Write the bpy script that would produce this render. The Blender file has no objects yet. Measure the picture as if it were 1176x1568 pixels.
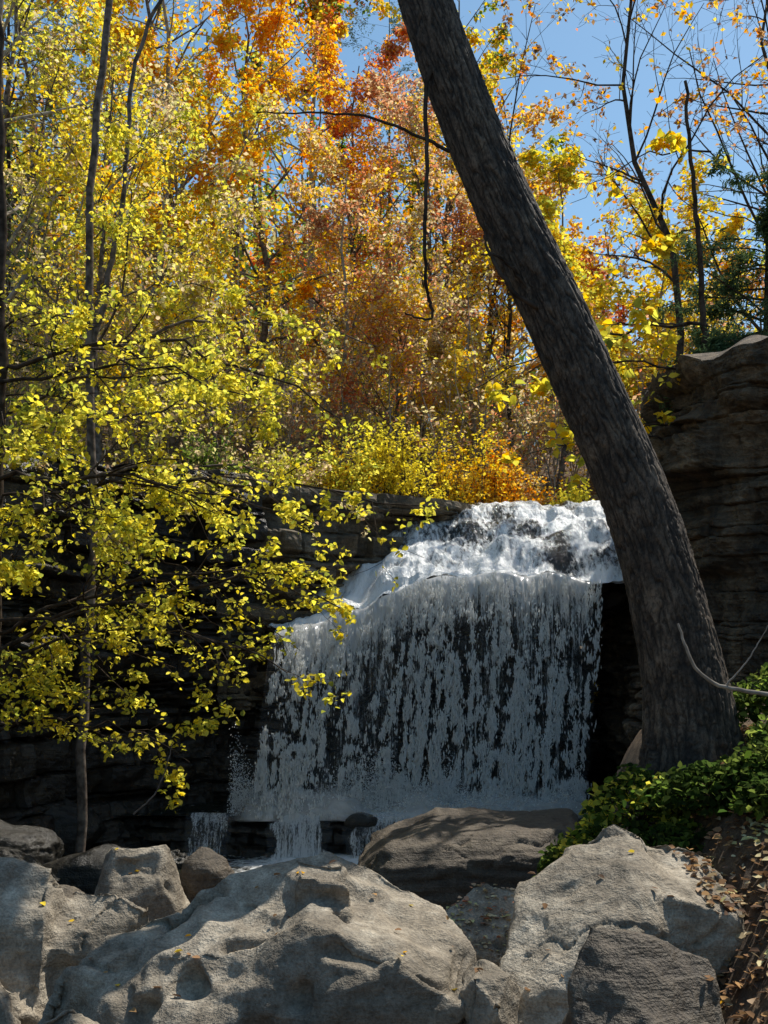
import bpy, bmesh, math
import numpy as np
from mathutils import Vector
from mathutils.bvhtree import BVHTree
rng=np.random.default_rng(11)
D=bpy.data; C=bpy.context

# ---------------------------------------------------------------- helpers
def _h(ix,iy,iz,s):
    n=(ix*374761393+iy*668265263+iz*1442695041+s*974634777)&0xffffffff
    n=((n^(n>>13))*1274126177)&0xffffffff
    n=n^(n>>16)
    return n/4294967296.0
def vn(p,s=0):
    f=np.floor(p); i=f.astype(np.int64); t=p-f; t=t*t*(3-2*t)
    x,y,z=i[...,0],i[...,1],i[...,2]; u,v,w=t[...,0],t[...,1],t[...,2]
    def L(a,b,k): return a+(b-a)*k
    r=L(L(L(_h(x,y,z,s),_h(x+1,y,z,s),u),L(_h(x,y+1,z,s),_h(x+1,y+1,z,s),u),v),
        L(L(_h(x,y,z+1,s),_h(x+1,y,z+1,s),u),L(_h(x,y+1,z+1,s),_h(x+1,y+1,z+1,s),u),v),w)
    return r*2-1
def fbm(p,o=4,s=0,g=.5):
    a=1;r=0;t=0
    for k in range(o):
        r=r+a*vn(p*(2.03**k)+17.3*k,s+k); t+=a; a*=g
    return r/t
def ss(a,b,x):
    t=np.clip((x-a)/(b-a),0,1); return t*t*(3-2*t)
def nrm(v): return v/(np.linalg.norm(v,axis=-1,keepdims=True)+1e-9)

class Buf:
    def __init__(s): s.v=[];s.f=[];s.m=[];s.c=[];s.n=0
    def add(s,v,f,mi=0,col=(.5,.5,.5)):
        v=np.asarray(v,float).reshape(-1,3); f=np.asarray(f,np.int64)
        s.v.append(v); s.f.append(f+s.n); s.m.append(mi); s.n+=len(v)
        col=np.asarray(col,float)
        if col.ndim==1: col=np.tile(col,(len(v),1))
        s.c.append(col)
    def build(s,name,mats,smooth=True,parent=None):
        me=D.meshes.new(name)
        V=np.concatenate(s.v); me.vertices.add(len(V)); me.vertices.foreach_set('co',V.astype(np.float32).ravel())
        vi=np.concatenate([f.ravel() for f in s.f]); 
        tot=np.concatenate([np.full(len(f),f.shape[1]) for f in s.f])
        st=np.concatenate([[0],np.cumsum(tot)[:-1]])
        me.loops.add(len(vi)); me.loops.foreach_set('vertex_index',vi.astype(np.int32))
        me.polygons.add(len(tot)); me.polygons.foreach_set('loop_start',st.astype(np.int32))
        mi=np.concatenate([np.full(len(f),m) for f,m in zip(s.f,s.m)])
        me.polygons.foreach_set('material_index',mi.astype(np.int32))
        me.polygons.foreach_set('use_smooth',np.full(len(tot),smooth))
        me.update(calc_edges=True)
        at=me.color_attributes.new('Col','FLOAT_COLOR','POINT')
        cc=np.concatenate(s.c); cc=np.concatenate([cc,np.ones((len(cc),1))],1)
        at.data.foreach_set('color',cc.astype(np.float32).ravel())
        for m in mats: me.materials.append(m)
        ob=D.objects.new(name,me); C.scene.collection.objects.link(ob)
        if parent: ob.parent=parent
        return ob

def gridf(nu,nv):
    i=np.arange(nu-1)[:,None]*nv+np.arange(nv-1)[None,:]
    return np.stack([i,i+nv,i+nv+1,i+1],-1).reshape(-1,4)

def tubes(P,R,m=5):
    n,k=P.shape[:2]
    T=nrm(np.gradient(P,axis=1)); mt=nrm(T.mean(1))
    ref=np.where(np.abs(mt[:,2:3])<.75,np.array([[0,0,1.]]),np.array([[1.,0,0]]))[:,None,:]
    A=nrm(np.cross(T,np.broadcast_to(ref,T.shape))); B=np.cross(T,A)
    a=np.arange(m)/m*2*math.pi
    V=P[:,:,None,:]+R[:,:,None,None]*(np.cos(a)[:,None]*A[:,:,None,:]+np.sin(a)[:,None]*B[:,:,None,:])
    b=(np.arange(n)[:,None,None]*k+np.arange(k-1)[None,:,None])*m
    s0=np.arange(m)[None,None,:]; s1=(s0+1)%m
    F=np.stack([b+s0,b+s1,b+m+s1,b+m+s0],-1).reshape(-1,4)
    return V.reshape(-1,3),F

def grow(P,R,nch,t0,t1,L,ang,k=5,up=0.,wander=.15,rs=.6,flat=1.,sag=0.,absL=False,r=rng):
    n,kp=P.shape[:2]; N=n*nch
    idx=np.repeat(np.arange(n),nch)
    t=(np.tile(np.arange(nch),n)+r.uniform(0,1,N))/nch*(t1-t0)+t0
    q=t*(kp-1); i=np.minimum(q.astype(int),kp-2); f=(q-i)[:,None]
    pos=P[idx,i]*(1-f)+P[idx,i+1]*f; T=nrm(P[idx,i+1]-P[idx,i])
    rad=(R[idx,i]*(1-f[:,0])+R[idx,i+1]*f[:,0])*rs
    plen=np.linalg.norm(np.diff(P,axis=1),axis=-1).sum(1)[idx]
    q=r.normal(size=(N,3)); q[:,2]*=flat; q-= (q*T).sum(1,keepdims=True)*T; q=nrm(q)
    an=ang*r.uniform(.7,1.3,N)[:,None]
    d=nrm(np.cos(an)*T+np.sin(an)*q+np.array([0,0,up]))
    ln=(L if absL else L*plen)*(1-.5*t)*r.uniform(.6,1.25,N)
    W=np.cumsum(r.normal(size=(N,k,3))*wander,axis=1); W[:,0]=0
    W[:,:,2]-=sag*np.arange(k)/k
    dd=nrm(d[:,None,:]+W); dd[:,0]=0
    Q=pos[:,None,:]+np.cumsum(dd*(ln/(k-1))[:,None,None],axis=1)
    RR=rad[:,None]*np.linspace(1,.25,k)[None,:]
    return Q,RR

def pts_on(P,n,jit,r=rng,t0=.1):
    i=r.integers(0,len(P),n); k=P.shape[1]; q=r.uniform(t0,1,n)*(k-1)
    j=np.minimum(q.astype(int),k-2); f=(q-j)[:,None]
    return P[i,j]*(1-f)+P[i,j+1]*f+r.normal(size=(n,3))*jit

def leaves(buf,p,size,col,mi=1,hexa=False,flat=.6,r=rng,wid=.34,lay=False):
    n=len(p); s=(size*r.uniform(.6,1.25,n))[:,None]
    a=r.normal(size=(n,3)); a[:,2]=a[:,2]*.15 if lay else a[:,2]*.6-.35
    a=nrm(a)
    nn=r.normal(size=(n,3)); nn[:,2]=np.abs(nn[:,2])+flat; nn=nn-(nn*a).sum(1,keepdims=True)*a; nn=nrm(nn)
    w=np.cross(a,nn); fold=r.uniform(.0,.35,n)[:,None]*s
    if not hexa:
        V=np.stack([p,p+a*s*.5+w*s*wid+nn*fold*.5,p+a*s,p+a*s*.45-w*s*wid+nn*fold*.5],1)
        F=np.arange(n*4).reshape(n,4); k=4
    else:
        V=np.stack([p,p+a*s*.28+w*s*wid+nn*fold*.5,p+a*s*.68+w*s*wid*.75+nn*fold*.4,p+a*s-nn*fold*.5,
                    p+a*s*.68-w*s*wid*.75+nn*fold*.4,p+a*s*.28-w*s*wid+nn*fold*.5],1)
        b=np.arange(n)[:,None]*6
        F=np.concatenate([b+np.array([[0,1,2,3]]),b+np.array([[0,3,4,5]])]); k=6
    buf.add(V.reshape(-1,3),F,mi,np.repeat(col,k,axis=0))

PAL=dict(
 yellow=[(.84,.68,.07),(.78,.64,.09),(.88,.73,.10),(.72,.62,.08),(.54,.48,.06)],
 ygreen=[(.70,.66,.10),(.54,.55,.09),(.80,.72,.12),(.28,.31,.06),(.84,.74,.14)],
 gold=[(.84,.54,.05),(.88,.63,.06),(.80,.42,.03),(.70,.52,.08)],
 orange=[(.86,.38,.04),(.86,.50,.06),(.76,.27,.03),(.78,.54,.09)],
 rust=[(.56,.27,.14),(.66,.34,.18),(.44,.24,.15),(.66,.44,.26),(.68,.24,.12)],
 red=[(.68,.17,.06),(.76,.25,.09),(.54,.14,.06),(.75,.40,.12)],
 green=[(.11,.18,.03),(.17,.25,.05),(.07,.13,.03),(.30,.36,.08)],
 ivy=[(.05,.085,.02),(.08,.12,.03),(.04,.06,.02),(.13,.17,.04)],
 cedar=[(.07,.12,.05),(.10,.16,.07),(.14,.20,.09)],
 tan=[(.64,.51,.31),(.58,.45,.26),(.70,.59,.33),(.48,.34,.22),(.64,.58,.25)],
 brown=[(.26,.15,.08),(.36,.21,.11),(.19,.12,.08),(.46,.27,.12)])
def colr(p,pal,r=rng,sc=1.0):
    n=len(p); A=np.array(sum([PAL[q] for q in pal],[]))
    t=(fbm(p*sc,2,int(r.integers(0,99)))*.9+.5)+r.normal(size=n)*.22
    i=np.clip((t*len(A)).astype(int),0,len(A)-1)
    c=A[i]*r.uniform(.65,1.15,n)[:,None]
    return np.clip(c,0,.9)

# ---------------------------------------------------------------- materials
def newmat(name):
    m=D.materials.new(name); m.use_nodes=True; nt=m.node_tree
    for n in list(nt.nodes): nt.nodes.remove(n)
    return m,nt,nt.nodes.new,nt.links.new
def N(nt,t,**k):
    return nt.nodes.new(t)
def ramp(nt,stops):
    r=nt.nodes.new('ShaderNodeValToRGB'); e=r.color_ramp.elements
    while len(e)<len(stops): e.new(.5)
    for q,(p,c) in zip(e,stops):
        q.position=p; q.color=(*c,1) if not isinstance(c,(int,float)) else (c,c,c,1)
    return r
def coords(nt,scale):
    tc=nt.nodes.new('ShaderNodeTexCoord'); mp=nt.nodes.new('ShaderNodeMapping')
    mp.inputs['Scale'].default_value=scale; nt.links.new(tc.outputs['Object'],mp.inputs['Vector']); return mp.outputs['Vector']
def noise(nt,scale,sc=(1,1,1),detail=4,rough=.55,dist=0):
    n=N(nt,'ShaderNodeTexNoise'); n.inputs['Scale'].default_value=scale; n.inputs['Detail'].default_value=detail
    n.inputs['Roughness'].default_value=rough; n.inputs['Distortion'].default_value=dist
    nt.links.new(coords(nt,sc),n.inputs['Vector']); return n

def leaf_mat(name,trans=.6,sat=1.06,val=1.3):
    m,nt,nn,lk=newmat(name)
    at=N(nt,'ShaderNodeAttribute'); at.attribute_name='Col'
    d=nn('ShaderNodeBsdfDiffuse'); t=nn('ShaderNodeBsdfTranslucent')
    hs=nn('ShaderNodeHueSaturation'); hs.inputs['Saturation'].default_value=sat; hs.inputs['Value'].default_value=val
    lk(at.outputs['Color'],d.inputs['Color']); lk(at.outputs['Color'],hs.inputs['Color']); lk(hs.outputs['Color'],t.inputs['Color'])
    a=nn('ShaderNodeMixShader'); a.inputs[0].default_value=trans; lk(d.outputs[0],a.inputs[1]); lk(t.outputs[0],a.inputs[2])
    o=nn('ShaderNodeOutputMaterial'); lk(a.outputs[0],o.inputs[0]); return m
LEAF=leaf_mat('autumn_leaf',.65,1.06,1.4)
LITTER=leaf_mat('leaf_litter',.2,1,1)
CEDAR=leaf_mat('cedar_needles',.3,1,1)

def rock_mat(name,c1,c2,c3,scale=1.,bump=.5,band=0.,rough=.85,stain=0.):
    m,nt,nn,lk=newmat(name)
    n1=noise(nt,1.3*scale,(1,1,1),4,.6,.4); n2=noise(nt,9*scale,(1,1,1),5,.7); n3=noise(nt,55*scale,(1,1,1),3,.65)
    r=ramp(nt,[(.25,c1),(.5,c2),(.75,c3)])
    src=n1
    if band:
        nb=noise(nt,1.,(0.8*scale,.8*scale,14*scale),4,.6,.3)
        mx=nn('ShaderNodeMix'); mx.data_type='FLOAT'; mx.inputs[0].default_value=band
        lk(n1.outputs['Fac'],mx.inputs[2]); lk(nb.outputs['Fac'],mx.inputs[3]); src=mx
    ad=nn('ShaderNodeMath'); ad.operation='MULTIPLY_ADD'; ad.inputs[1].default_value=.7; lk(n2.outputs['Fac'],ad.inputs[0])
    ad2=nn('ShaderNodeMath'); ad2.operation='SUBTRACT'; ad2.inputs[1].default_value=.35; lk(src.outputs[0],ad2.inputs[0]); lk(ad2.outputs[0],ad.inputs[2])
    lk(ad.outputs[0],r.inputs[0])
    sp=ramp(nt,[(.35,.7),(.6,1.1)]); lk(n3.outputs['Fac'],sp.inputs[0])
    mul=nn('ShaderNodeMix'); mul.data_type='RGBA'; mul.blend_type='MULTIPLY'; mul.inputs[0].default_value=1
    lk(r.outputs[0],mul.inputs[6]); lk(sp.outputs[0],mul.inputs[7])
    if stain:
        nsn=noise(nt,1.,(3,3,.35),3,.6,.2); rs=ramp(nt,[(.42,1-stain),(.58,1.)]); lk(nsn.outputs['Fac'],rs.inputs[0])
        m3=nn('ShaderNodeMix'); m3.data_type='RGBA'; m3.blend_type='MULTIPLY'; m3.inputs[0].default_value=1
        lk(mul.outputs[2],m3.inputs[6]); lk(rs.outputs[0],m3.inputs[7]); mul=m3
    hsum=nn('ShaderNodeMath'); hsum.operation='MULTIPLY_ADD'; hsum.inputs[1].default_value=.22; lk(n3.outputs['Fac'],hsum.inputs[0]); lk(n2.outputs['Fac'],hsum.inputs[2])
    hh=hsum
    if band:
        h2=nn('ShaderNodeMath'); h2.operation='MULTIPLY_ADD'; h2.inputs[1].default_value=band*1.2; lk(nb.outputs['Fac'],h2.inputs[0]); lk(hsum.outputs[0],h2.inputs[2]); hh=h2
    b1=nn('ShaderNodeBump'); b1.inputs['Strength'].default_value=bump; b1.inputs['Distance'].default_value=.06; lk(hh.outputs[0],b1.inputs['Height'])
    p=nn('ShaderNodeBsdfPrincipled'); p.inputs['Roughness'].default_value=rough
    lk(mul.outputs[2],p.inputs['Base Color']); lk(b1.outputs[0],p.inputs['Normal'])
    o=nn('ShaderNodeOutputMaterial'); lk(p.outputs[0],o.inputs[0]); return m
def plain_mat(name,c1,c2,scale=8):
    m,nt,nn,lk=newmat(name); n1=noise(nt,scale,(1,1,1),2,.6); r=ramp(nt,[(.35,c1),(.65,c2)]); lk(n1.outputs['Fac'],r.inputs[0])
    d=nn('ShaderNodeBsdfDiffuse'); lk(r.outputs[0],d.inputs['Color']); o=nn('ShaderNodeOutputMaterial'); lk(d.outputs[0],o.inputs[0]); return m
BOULDER=rock_mat('limestone_boulder',(.15,.12,.08),(.36,.30,.22),(.64,.56,.43),1.2,.75,.35,.85,.35)
WETB=rock_mat('wet_boulder',(.012,.011,.009),(.035,.031,.024),(.08,.07,.052),1.2,.7,.4,.3)
MIDB=rock_mat('shaded_brown_boulder',(.045,.034,.023),(.11,.085,.058),(.20,.16,.11),1.2,.8,.5,.7)  # brown rock, its colour darkened to stand for shade
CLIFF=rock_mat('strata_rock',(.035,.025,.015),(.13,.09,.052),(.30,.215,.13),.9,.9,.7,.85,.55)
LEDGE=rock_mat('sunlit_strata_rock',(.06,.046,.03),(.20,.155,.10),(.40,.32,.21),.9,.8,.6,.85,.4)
DARKROCK=rock_mat('wet_and_shaded_strata_rock',(.010,.008,.006),(.032,.024,.016),(.08,.062,.04),.9,.8,.6,.35)  # wet rock at the falls; on the left cliff, shade painted as dark colour
BARK=plain_mat('grey_bark',(.07,.055,.045),(.22,.18,.15),9)
PALEBARK=plain_mat('pale_bark',(.20,.17,.14),(.42,.37,.31),9)
TWIG=plain_mat('twig_bark',(.035,.026,.02),(.09,.07,.055),9)
SOIL=rock_mat('leaf_litter_soil',(.06,.038,.022),(.16,.10,.055),(.34,.23,.13),5,1.,0)

def bark_main():
    m,nt,nn,lk=newmat('furrowed_bark')
    at=N(nt,'ShaderNodeAttribute'); at.attribute_name='Col'
    n1=noise(nt,4,(1,1,1),5,.65); n3=noise(nt,45,(1,1,.5),6,.7,.6)
    r=ramp(nt,[(.3,(.045,.033,.023)),(.55,(.11,.082,.057)),(.8,(.21,.16,.11))]); lk(n1.outputs['Fac'],r.inputs[0])
    mu=nn('ShaderNodeMix'); mu.data_type='RGBA'; mu.blend_type='MULTIPLY'; mu.inputs[0].default_value=1
    lk(r.outputs[0],mu.inputs[6]); lk(at.outputs['Color'],mu.inputs[7])
    r3=ramp(nt,[(.38,.35),(.6,1.3)]); lk(n3.outputs['Fac'],r3.inputs[0])
    mu2=nn('ShaderNodeMix'); mu2.data_type='RGBA'; mu2.blend_type='MULTIPLY'; mu2.inputs[0].default_value=1
    lk(mu.outputs[2],mu2.inputs[6]); lk(r3.outputs[0],mu2.inputs[7])
    b=nn('ShaderNodeBump'); b.inputs['Strength'].default_value=.9; b.inputs['Distance'].default_value=.02; lk(n3.outputs['Fac'],b.inputs['Height'])
    p=nn('ShaderNodeBsdfPrincipled'); p.inputs['Roughness'].default_value=.8
    lk(mu2.outputs[2],p.inputs['Base Color']); lk(b.outputs[0],p.inputs['Normal'])
    o=nn('ShaderNodeOutputMaterial'); lk(p.outputs[0],o.inputs[0]); return m
BARKM=bark_main()

def foam_bsdf(nt,nn,lk,normal=None,tr=.45):
    d=nn('ShaderNodeBsdfPrincipled'); d.inputs['Base Color'].default_value=(.95,.95,.93,1); d.inputs['Roughness'].default_value=.2
    t=nn('ShaderNodeBsdfTranslucent'); t.inputs['Color'].default_value=(.95,.95,.93,1)
    a=nn('ShaderNodeMixShader'); a.inputs[0].default_value=tr; lk(d.outputs[0],a.inputs[1]); lk(t.outputs[0],a.inputs[2])
    if normal: lk(normal,d.inputs['Normal'])
    return a
def curtain_mat(name,lo,hi,mn=.0,mxa=.95,a=(30,6,.5),c=(85,45,11),wts=(.65,.65,.3)):
    m,nt,nn,lk=newmat(name)
    at=N(nt,'ShaderNodeAttribute'); at.attribute_name='Col'
    n1=noise(nt,1,a,3,.65,.2); n2=noise(nt,1,c,3,.7,.3); n3=noise(nt,1,(5.5,2,.45),2,.5)
    s=nn('ShaderNodeMath'); s.operation='MULTIPLY_ADD'; s.inputs[1].default_value=wts[0]; lk(n1.outputs['Fac'],s.inputs[0])
    q=nn('ShaderNodeMath'); q.operation='MULTIPLY'; q.inputs[1].default_value=wts[1]; lk(n2.outputs['Fac'],q.inputs[0]); lk(q.outputs[0],s.inputs[2])
    s3=nn('ShaderNodeMath'); s3.operation='MULTIPLY_ADD'; s3.inputs[1].default_value=wts[2]; lk(n3.outputs['Fac'],s3.inputs[0]); lk(s.outputs[0],s3.inputs[2])
    s2=nn('ShaderNodeMath'); s2.operation='ADD'; lk(s3.outputs[0],s2.inputs[0])
    sep=nn('ShaderNodeSeparateColor'); lk(at.outputs['Color'],sep.inputs[0]); lk(sep.outputs[0],s2.inputs[1])
    mr=nn('ShaderNodeMapRange'); mr.inputs[1].default_value=lo; mr.inputs[2].default_value=hi; mr.inputs[3].default_value=mn; mr.inputs[4].default_value=mxa; lk(s2.outputs[0],mr.inputs[0])
    f=foam_bsdf(nt,nn,lk); tr=nn('ShaderNodeBsdfTransparent')
    al=nn('ShaderNodeMath'); al.operation='MULTIPLY'; lk(mr.outputs[0],al.inputs[0]); lk(sep.outputs[1],al.inputs[1])
    mx=nn('ShaderNodeMixShader'); lk(al.outputs[0],mx.inputs[0]); lk(tr.outputs[0],mx.inputs[1]); lk(f.outputs[0],mx.inputs[2])
    o=nn('ShaderNodeOutputMaterial'); lk(mx.outputs[0],o.inputs[0]); return m
CURT1=curtain_mat('falling_water',1.25,1.43,.05)   # noise mean .80 + density
SPRAY=curtain_mat('spray',1.1,1.6,.0,.98,(2.2,3,2.2),(6,6,6),(.6,.5,.5))
m,nt,nn,lk=newmat('water_foam'); f=foam_bsdf(nt,nn,lk); o=nn('ShaderNodeOutputMaterial'); lk(f.outputs[0],o.inputs[0]); FOAM=m
def water_mat(name,sc=(1,1,1),wav=.5,lo=.92,hi=1.12):
    m,nt,nn,lk=newmat(name)
    at=N(nt,'ShaderNodeAttribute'); at.attribute_name='Col'
    sep=nn('ShaderNodeSeparateColor'); lk(at.outputs['Color'],sep.inputs[0])
    n1=noise(nt,7,sc,5,.68,.5)
    ad=nn('ShaderNodeMath'); ad.operation='ADD'; lk(sep.outputs[0],ad.inputs[0]); lk(n1.outputs['Fac'],ad.inputs[1])
    mr=nn('ShaderNodeMapRange'); mr.inputs[1].default_value=lo; mr.inputs[2].default_value=hi; lk(ad.outputs[0],mr.inputs[0])
    b=nn('ShaderNodeBump'); b.inputs['Strength'].default_value=wav; b.inputs['Distance'].default_value=.08; lk(n1.outputs['Fac'],b.inputs['Height'])
    w=nn('ShaderNodeBsdfPrincipled'); w.inputs['Base Color'].default_value=(.018,.02,.015,1); w.inputs['Roughness'].default_value=.07
    lk(b.outputs[0],w.inputs['Normal'])
    f=foam_bsdf(nt,nn,lk,b.outputs[0],.06)
    mx=nn('ShaderNodeMixShader'); lk(mr.outputs[0],mx.inputs[0]); lk(w.outputs[0],mx.inputs[1]); lk(f.outputs[0],mx.inputs[2])
    o=nn('ShaderNodeOutputMaterial'); lk(mx.outputs[0],o.inputs[0]); return m
POOL=water_mat('pool_water'); CASC=water_mat('rushing_water',(2.4,.9,1.2),.6,.88,1.14)

# ---------------------------------------------------------------- terrain
GP=np.array([(-16,-60),(-13,0),(-8.5,8),(-5.6,12.5),(-3.6,15.3),(-2.1,16.5),(-.6,17.2),(.9,18.1),(1.7,19.4),(3.9,19.6),(4.3,17.6),(3.85,15.0),(3.62,13.2),(4.5,11.8),(6.2,10),(9,5),(13,-5),(16,-60)],float)
def sdist(x,y):
    x=np.asarray(x,float); y=np.asarray(y,float)
    d=np.full(x.shape,1e9); ins=np.zeros(x.shape,bool)
    for i in range(len(GP)):
        a=GP[i]; b=GP[(i+1)%len(GP)]
        ex,ey=b-a; t=np.clip(((x-a[0])*ex+(y-a[1])*ey)/(ex*ex+ey*ey),0,1)
        d=np.minimum(d,np.hypot(x-a[0]-t*ex,y-a[1]-t*ey))
        c=((a[1]>y)!=(b[1]>y)); 
        xi=a[0]+(y-a[1])/(ey if abs(ey)>1e-9 else 1e-9)*ex
        ins^=(c&(x<xi))
    return np.where(ins,-d,d)
def high(x,y):
    sl=.50+(.30-.50)*ss(-6,6,x); S=20+4*ss(2,-15,x)
    z=5.05+S*(1-np.exp(-np.maximum(0,y-20.5)*sl/S))
    z=z+1.0*ss(2.4,3.2,x)*(1-ss(14.8,16.8,y))+.3*np.clip(x-5,0,25)*ss(40,10,y)+.25*np.clip(-x-5,0,30)
    p=np.stack([x*.35,y*.35,0*x],-1)
    return z+fbm(p,4,3)*.5*ss(0,4,np.abs(y-17)+np.abs(x-1)*.4)-.35*np.exp(-((x-3)/1.2)**2)*ss(18.5,19.8,y)
def low(x,y):
    b=np.interp(y,[-10,2,4,7,9,14,30],[.9,.75,.35,-.2,-.9,-1.2,-1.2])
    m=ss(1.2,2.3,x)*(1-ss(8.6,11.2,y)); b=b*(1-m)+(1.08+.16*(np.clip(y,0,9)-4)+.15*np.clip(x-2.3,0,9))*m
    m2=ss(-4.0,-7.0,x)*(1-ss(12,16,y)); b=b*(1-m2)+(.3+.2*np.clip(-x-6,0,9))*m2
    return b+fbm(np.stack([x*1.1,y*1.1,0*x],-1),4,8)*.12
def gh(x,y):
    x=np.asarray(x,float); y=np.asarray(y,float)
    m=ss(.45,1.3,sdist(x,y)); return low(x,y)*(1-m)+high(x,y)*m
def axis(c,n,near,far):
    t=np.linspace(-1,1,n); return c+np.sign(t)*(np.abs(t)*near+(np.abs(t)**5)*(far-near))
gx=axis(0,420,16,400); gy=axis(12,420,18,420)
X,Y=np.meshgrid(gx,gy,indexing='ij'); Z=gh(X,Y)
b=Buf(); b.add(np.stack([X,Y,Z],-1),gridf(420,420)); GROUND=b.build('ground',[SOIL])

# ---------------------------------------------------------------- stratified rock walls
def chaikin(p,n=2):
    p=np.asarray(p,float)
    for _ in range(n):
        q=[p[0]]
        for a,c in zip(p[:-1],p[1:]): q+= [a*.75+c*.25,a*.25+c*.75]
        q.append(p[-1]); p=np.array(q)
    return p
def cliff(buf,path,z0,z1f,du=.05,dz=.035,amp=.22,seed=1,cap=(.3,.8,1.6),prof=None,capz=None,blk=(.25,1.0),bamp=1.1,ck=.09,cw=.022,rough=.06,wav=.14):
    r=np.random.default_rng(seed)
    p=chaikin(path); seg=np.r_[0,np.cumsum(np.hypot(*np.diff(p,axis=0).T))]
    nu=int(seg[-1]/du); u=np.linspace(0,seg[-1],nu)
    px=np.interp(u,seg,p[:,0]); py=np.interp(u,seg,p[:,1])
    tx,ty=np.gradient(px),np.gradient(py)
    ker=np.ones(15)/15; tx=np.convolve(np.pad(tx,7,'edge'),ker,'valid'); ty=np.convolve(np.pad(ty,7,'edge'),ker,'valid')
    l=np.hypot(tx,ty); nx,ny=ty/l,-tx/l
    ztop=z1f(px,py); zmax=ztop.max(); nv=int((zmax-z0)/dz)
    th=[];s=z0
    while s<zmax+1: q=r.choice([.06,.1,.16,.28,.42],p=[.25,.3,.25,.12,.08])*r.uniform(.8,1.2); th.append(s); s+=q
    th=np.array(th)
    v=np.linspace(0,1,nv); Zg=z0+(ztop[:,None]-z0)*v[None,:]
    U=np.broadcast_to(u[:,None],Zg.shape)
    zw=Zg+wav*fbm(np.stack([U*.5,Zg*0,Zg*.2],-1),4,seed)+.03*fbm(np.stack([U*4,Zg*2,Zg*0],-1),2,seed+1)
    k=np.clip(np.searchsorted(th,zw.ravel())-1,0,len(th)-2).reshape(zw.shape)
    fr=(zw-th[k])/(th[k+1]-th[k]); dd=np.minimum(fr,1-fr)*(th[k+1]-th[k])
    lay=r.uniform(-1,1,len(th)); bw=r.uniform(blk[0],blk[1],len(th))
    bu=U/bw[k]+k*7.31+.5*vn(np.stack([U*1.3,k*3.1,0*U],-1),seed)
    bi=np.floor(bu).astype(np.int64); bf=bu-bi; bd=np.minimum(bf,1-bf)*bw[k]
    off=amp*(.4*lay[k]+bamp*(_h(bi,k,bi*0,seed)-.5)*1.4)
    off=off+.5*amp*fbm(np.stack([U*.9,Zg*1.2,U*0],-1),4,seed+3)*2+rough*fbm(np.stack([U*6,Zg*6,U*0],-1),4,seed+4,.6)
    off=off-ck*np.exp(-(dd/cw)**2)*(.3+.7*ss(-.4,.2,vn(np.stack([U*1.1,k*1.7,U*0],-1),seed+8)))-.07*np.exp(-(bd/.025)**2)*ss(-.3,.3,vn(np.stack([U*.8,Zg*.8,U*0],-1),seed+18))
    if prof is not None: off=off+prof(U,Zg,px[:,None],py[:,None])
    X=px[:,None]+nx[:,None]*off; Y=py[:,None]+ny[:,None]*off
    rows=[np.stack([X,Y,Zg],-1)]
    for c in cap:
        xx=px-nx*c; yy=py-ny*c
        zz=(capz(xx,yy) if capz else z1f(xx,yy)+.04)+.03*vn(np.stack([u*3,u*0+c*4,u*0],-1),5)
        rows.append(np.stack([xx,yy,zz],-1)[:,None,:])
    G=np.concatenate(rows,1); buf.add(G,gridf(*G.shape[:2])[:, ::-1])
def undercut(U,Z,px,py):
    m=ss(2,-1.5,px); return -.32*m*ss(2.6,1.6,Z)*ss(-1.5,.5,Z)+.15*m*ss(3.0,3.6,Z)
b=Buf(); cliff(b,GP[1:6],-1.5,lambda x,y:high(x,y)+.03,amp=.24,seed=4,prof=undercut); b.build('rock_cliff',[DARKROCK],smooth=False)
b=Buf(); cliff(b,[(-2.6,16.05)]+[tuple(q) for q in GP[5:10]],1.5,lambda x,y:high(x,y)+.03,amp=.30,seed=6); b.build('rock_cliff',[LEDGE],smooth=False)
def shale(U,Z,px,py):
    return .30*fbm(np.stack([U*.55,Z*.8,U*0],-1),3,55)-.22*ss(.1,.5,vn(np.stack([U*.9,Z*1.6,U*0],-1),57))
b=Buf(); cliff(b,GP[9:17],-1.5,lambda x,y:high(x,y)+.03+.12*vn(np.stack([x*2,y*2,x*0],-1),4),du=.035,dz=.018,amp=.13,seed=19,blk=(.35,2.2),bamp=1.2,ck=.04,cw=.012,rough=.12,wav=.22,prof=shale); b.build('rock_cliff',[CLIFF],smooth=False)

def bed(x,y):
    q=np.stack([x*.9,y*.9,x*0],-1)
    yy=y+.35*vn(np.stack([x*.9,x*0,x*0],-1),21)+.45*fbm(q*2.2,3,22)+.18*(x-2)*ss(16.4,17,y)
    z=np.interp(yy,[15,16.2,16.6,16.85,17.2,17.55,17.85,18.3,18.55,19.0,21,30],[3.45,3.55,3.70,3.90,4.12,4.28,4.56,4.72,4.95,5.10,5.2,5.6])
    z=np.where(y<16.4,3.5+(z-3.5)*.4,z)*ss(16.2,16.6,y)+3.56*(1-ss(16.2,16.6,y))
    xn=np.stack([x,x*0,x*0],-1)
    return z+.10*fbm(q*2.6,3,31)*ss(16.4,16.8,y)-.38*np.clip(.6-x,0,3)+(.13*vn(xn*1.1,35)+.07*vn(xn*3.1,36))*ss(17.5,16.6,y)
def prof2(U,Z,px,py):
    return -.10+.5*ss(2.6,.2,Z)*ss(3.2,1.5,px)-.7*ss(2.9,3.5,px)*ss(3.3,2.9,Z)-.25*ss(3.4,2.6,Z)*ss(-.2,1.5,px)
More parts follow.
